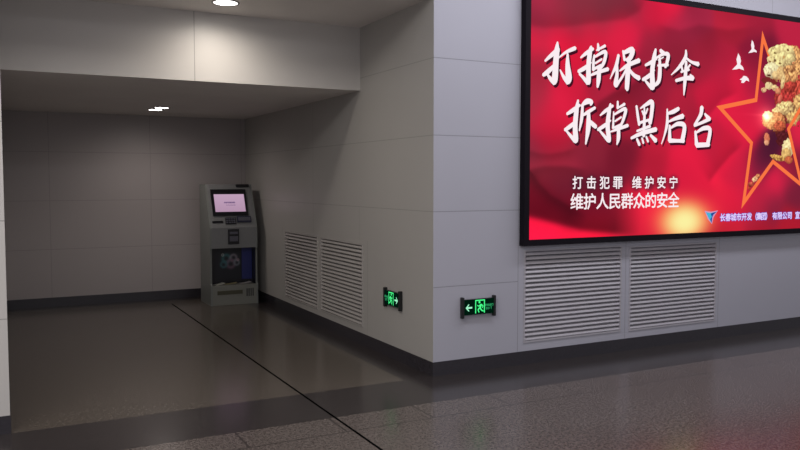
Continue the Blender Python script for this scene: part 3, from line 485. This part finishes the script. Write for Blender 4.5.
# star outline
def inset(P, d):
    n = len(P); out = []
    for i in range(n):
        a, b, c = Vector(P[i - 1]), Vector(P[i]), Vector(P[(i + 1) % n])
        d1, d2 = (b - a).normalized(), (c - b).normalized()
        n1, n2 = Vector((-d1.y, d1.x)), Vector((-d2.y, d2.x))
        m = (n1 + n2).normalized(); k = d / max(m.dot(n1), .28)
        out.append(b + m * k)
    return out
o_, i_ = inset(STAR, -.020), inset(STAR, .020)
bm = bmesh.new(); n = len(STAR)
A_ = [bm.verts.new((p.x, y0 - .001, p.y)) for p in o_]; B_ = [bm.verts.new((p.x, y0 - .001, p.y)) for p in i_]
for k in range(n):
    if k in (8, 9): continue            # the far edges run behind the lion
    bm.faces.new([A_[k], A_[(k + 1) % n], B_[(k + 1) % n], B_[k]])
for k in (8, 9):
    for P in ((A_[k], A_[(k + 1) % n], B_[(k + 1) % n], B_[k]),):
        vs = [bm.verts.new((v.co.x, y0 - .0002, v.co.z)) for v in P]; bm.faces.new(vs)
obj('star_outline', bm, glow('poster_orange', rgb(250, 118, 66), 1.0), poster)

# ------------------------------------------------------------------ ticket kiosk
KX, KY = -.418, 4.255
m_kbody = plain('kiosk_grey_paint', (.205, .21, .215), .42)
m_kside = plain('kiosk_side_paint', (.20, .215, .205), .45)
m_kdark = plain('kiosk_black_plastic', (.012, .012, .016), .3)
m_kkey = plain('kiosk_key_plastic', (.10, .10, .13), .4)
m_knavy = plain('kiosk_navy_plastic', (.020, .022, .050), .3)
ks = thing('ticket_kiosk', 'grey self-service ticket kiosk with lit screen in the alcove corner', 'kiosk', (KX, KY, 0))
HW = .30; ZT, ZP, ZQ, ZL = 1.51, .965, .715, .25
YT = .235; D = .52
prof = [(0, 0), (D, 0), (D, ZT), (YT, ZT), (0, ZP), (.0, ZQ), (.012, ZQ - .03), (.012, ZL + .03), (-.012, ZL), (-.012, 0)]
for s in (-1, 1):
    bm = bmesh.new(); prism(bm, prof, 0, s * HW, s * (HW - .022)); obj('side_panel', bm, m_kside, ks)
# slanted console in its own frame: origin at lower front edge, z along the slope
sl = math.hypot(YT, ZT - ZP); ang = math.atan2(YT, ZT - ZP)
Mc = Matrix.Translation((0, 0, ZP)) @ Matrix.Rotation(-ang, 4, 'X')
def cons(bm): bmesh.ops.transform(bm, matrix=Mc, verts=bm.verts); return bm
W = HW - .022
cp = obj('console_panel', cons(boxes((-W, W, -.004, .03, 0, sl, .003))), m_kbody, ks)
def v(f): return f * sl
# screen bezel as an open frame, and the display
bx0, bx1, bz0, bz1 = -.243, .205, v(.27), v(.875); dx0, dx1, dz0, dz1 = -.208, .178, v(.36), v(.765)
sb = obj('screen_bezel', cons(boxes((bx0, dx0, -.016, 0, bz0, bz1), (dx1, bx1, -.016, 0, bz0, bz1), (dx0, dx1, -.016, 0, bz0, dz0), (dx0, dx1, -.016, 0, dz1, bz1))), m_kdark, ks)
m_scr = NT('kiosk_lit_display'); p, xyz = m_scr.pos()
e_ = m_scr.n('ShaderNodeEmission'); m_scr.put(m_scr.mix(m_scr.ramp(xyz[2], 1.12, 1.4), rgb(186, 150, 178), rgb(206, 172, 200)), e_.inputs[0]); e_.inputs[1].default_value = .85
m_scr.t.links.new(e_.outputs[0], m_scr.out.inputs[0])
dp = obj('display', cons(boxes((dx0, dx1, -.008, 0, dz0, dz1))), m_scr.m, ks)
m_ink = glow('screen_violet_ink', rgb(92, 66, 120), .8)
for zf, hgt, x0, x1, wd in ((.575, .020, -.085, .055, .011), (.515, .008, -.06, .06, .008)):
    x = x0; bm = bmesh.new()
    while x < x1:
        w_ = wd * random.uniform(.6, 1.2); box(bm, x, x + w_, -.0092, -.0085, v(zf) - hgt / 2, v(zf) + hgt / 2); x += w_ + .005
    obj('screen_text_line', cons(bm), m_ink, dp)
bm = bmesh.new(); box(bm, .09, .262, -.018, 0, v(.925), v(.995), .012, 3); obj('badge_plate', cons(bm), m_kdark, ks)
obj('card_slot', cons(boxes((-.262, -.128, -.012, 0, v(.115), v(.165), .004))), m_kdark, ks)
kp = obj('keypad', cons(boxes((-.098, .038, -.014, 0, v(.085), v(.235), .003))), m_kdark, ks)
bm = bmesh.new()
for i in range(4):
    for j in range(3): box(bm, -.090 + i * .031, -.066 + i * .031, -.018, -.013, v(.105) + j * .026, v(.105) + .018 + j * .026, .002, 1)
obj('keypad_keys', cons(bm), m_kkey, kp)
rd = obj('card_reader', cons(boxes((.050, .232, -.022, 0, v(.115), v(.255), .005))), m_knavy, ks)
obj('reader_pad', cons(boxes((.064, .218, -.024, -.02, v(.15), v(.23), .001))), m_kkey, rd)
# lower console front
obj('coin_panel', boxes((-W, W, -.002, .03, ZQ, ZP, .002)), m_kbody, ks)
cu = obj('banknote_unit', boxes((-.078, .062, -.022, 0, ZP - .20, ZP - .012, .006)), m_kdark, ks)
obj('note_slot', boxes((-.058, .042, -.030, -.02, ZP - .075, ZP - .045, .004), (-.06, .044, -.027, -.02, ZP - .165, ZP - .10, .003)), m_kkey, cu)
# body shell behind, compartment and base
cd = .16
bm = boxes((-W, W, cd, D, ZL, ZQ), (-W, W, .03, D, ZQ, ZP), (-W, W, YT, D - .002, ZP, ZT - .002))
obj('cabinet_body', bm, m_kside, ks)
obj('compartment_lining', boxes((-W, W, cd - .008, cd, ZL, ZQ), (-W, -W + .006, .014, cd, ZL, ZQ), (W - .006, W, .014, cd, ZL, ZQ)), m_kdark, ks)
xs = np.linspace(-.20, .128, 90); zs = np.linspace(.30, .70, 100); Xk, Zk = np.meshgrid(xs, zs); X, Z = (Xk - .02) / 1.15, (Zk - .55) / 1.15 + .58
C = np.tile(np.array([28., 30, 38]), X.shape + (1,))
for cx, cz, r_, c in ((-.07, .60, .06, (62, 120, 124)), (.01, .605, .05, (150, 140, 150)), (-.02, .54, .062, (120, 92, 112)), (-.10, .535, .045, (60, 110, 118)), (.045, .55, .04, (120, 130, 140)), (-.11, .64, .018, (190, 190, 186)), (.06, .58, .016, (190, 150, 160))):
    d = np.hypot(X - cx, Z - cz); s = .8 * np.exp(-((d - r_ * .65) / (r_ * .33)) ** 2); C = C * (1 - s[..., None]) + s[..., None] * np.array(c)
link('picture_panel', grid_mesh('picture_panel', xs, zs, cd - .010, s2l(C)), surf_attr('kiosk_picture_print'), ks)
obj('blue_panel', boxes((.135, W - .01, cd - .02, cd - .008, .30, ZQ - .01, .003)), plain('kiosk_blue_panel', (.022, .030, .16), .3), ks)
obj('base_box', boxes((-W, W, -.010, D - .004, 0, ZL, .004)), plain('kiosk_base_paint', (.22, .225, .20), .45), ks)
obj('base_recess', boxes((-.22, .10, -.014, -.008, .135, .185, .002)), plain('kiosk_olive_strip', (.075, .072, .045), .5), ks)
bm = bmesh.new()
for i in range(4): box(bm, .15 + i * .026, .163 + i * .026, -.0125, -.008, .10, .20, .001, 1)
obj('base_vent', bm, m_kdark, ks)
# papers left on the compartment ledge
def leaflet(x, y, rz, w, d, c, label):
    bm = bmesh.new()
    n = 6
    for i in range(n):
        a, b = i / n, (i + 1) / n
        za, zb = .004 + .016 * a * a, .004 + .016 * b * b
        quad(bm, (-w / 2 + w * a, -d / 2, za), (-w / 2 + w * b, -d / 2, zb), (-w / 2 + w * b, d / 2, zb), (-w / 2 + w * a, d / 2, za))
    r = bmesh.ops.extrude_face_region(bm, geom=list(bm.faces))
    for q in r['geom']:
        if isinstance(q, bmesh.types.BMVert): q.co.z -= .004
    bmesh.ops.recalc_face_normals(bm, faces=bm.faces)
    o = obj('leaflet', bm, plain('leaflet_paper', c, .6), None, (KX + x, KY + y, ZL + .005)); o.rotation_euler = (0, 0, rz)
    return tag(o, label, 'paper', 'papers on the kiosk ledge')
leaflet(-.178, .072, .30, .13, .085, (.55, .55, .50), 'pale leaflet on the kiosk compartment ledge, at its left end')
leaflet(-.03, .072, -.15, .15, .08, (.30, .26, .14), 'yellowish leaflet lying mid-ledge in the kiosk compartment')
leaflet(.155, .070, .12, .14, .08, (.42, .40, .40), 'grey leaflet on the kiosk compartment ledge, at its right end')

# ------------------------------------------------------------------ downlights
m_ring = plain('downlight_ring', (.25, .24, .23), .35)
def downlight(x, y, z, r, label, power, kcol, cone, strength=14, spill=0):
    t = thing('downlight', label, 'light', (x, y, z), 0, 'recessed round ceiling downlights')
    bm = bmesh.new(); n = 40
    prof = [(r * 1.0, -.001), (r * 1.03, -.006), (r * 1.20, -.004), (r * 1.22, 0)]
    rings = [[bm.verts.new((q[0] * math.cos(2 * math.pi * i / n), q[0] * math.sin(2 * math.pi * i / n), q[1])) for i in range(n)] for q in prof]
    for a in range(len(rings) - 1):
        for i in range(n): bm.faces.new([rings[a][i], rings[a][(i + 1) % n], rings[a + 1][(i + 1) % n], rings[a + 1][i]])
    obj('trim_ring', bm, m_ring, t, smooth=True)
    bm = bmesh.new()
    bm.faces.new([bm.verts.new((r * math.cos(2 * math.pi * i / n), r * math.sin(2 * math.pi * i / n), -.002)) for i in range(n)])
    obj('lamp_disc', bm, glow('downlight_lamp', (1, .97, .93, 1), strength), t)
    ld = bpy.data.lights.new('downlight_lamp', 'SPOT'); ld.energy = power; ld.color = kcol; ld.spot_size = math.radians(cone); ld.spot_blend = 1.0; ld.shadow_soft_size = r * .6
    lo = bpy.data.objects.new('downlight_lamp', ld); col.objects.link(lo); lo.parent = t; lo.location = (0, 0, -.02)
downlight(-1.375, .945, ZC, .092, 'round downlight in the higher ceiling in front of the header', 35, (1, .90, .79), 172, 12)
downlight(-1.345, 4.24, ZH, .078, 'round downlight in the low alcove ceiling, the one closer to the back wall', 17, (1, .88, .80), 168, 12)
downlight(-1.328, 3.95, ZH, .078, 'round downlight in the low alcove ceiling, the one closer to the header', 17, (1, .88, .80), 168, 12)

# ------------------------------------------------------------------ light
def area(name, loc, rot, sx, sy, power, c):
    ld = bpy.data.lights.new(name, 'AREA'); ld.shape = 'RECTANGLE'; ld.size = sx; ld.size_y = sy; ld.energy = power; ld.color = c
    o = bpy.data.objects.new(name, ld); col.objects.link(o); o.location = loc; o.rotation_euler = rot; return o
area('hall_ceiling_light', (2.6, -1.15, HALL - .05), (0, 0, 0), 6.5, .4, 99, (.93, .93, 1.0))
area('hall_ceiling_light', (-4.2, -2.6, HALL - .05), (0, 0, 0), 4.0, 1.6, 160, (1.0, .95, .90))
area('hall_ceiling_light', (-1.5, -7.2, HALL - .05), (0, 0, 0), 9.0, .5, 120, (.97, .95, 1.0))
wd = bpy.data.worlds.new('station_ambient'); scene.world = wd; wd.use_nodes = True
bg = wd.node_tree.nodes['Background']; bg.inputs[0].default_value = (.95, .93, 1.0, 1); bg.inputs[1].default_value = .45

# ------------------------------------------------------------------ camera
cd_ = bpy.data.cameras.new('camera'); cam = bpy.data.objects.new('camera', cd_); col.objects.link(cam)
cd_.sensor_width = 36.0; cd_.lens = 773.0 / 800 * 36; cd_.clip_start = .05
cam.location = (-3.0391, -5.2572, 1.55)
cam.rotation_euler = (math.radians(90 - 3.243), 0, math.radians(-27.5556))
scene.camera = cam
scene.view_settings.view_transform = 'Standard'
scene.view_settings.look = 'None'
scene.view_settings.exposure = 0; scene.view_settings.gamma = 1
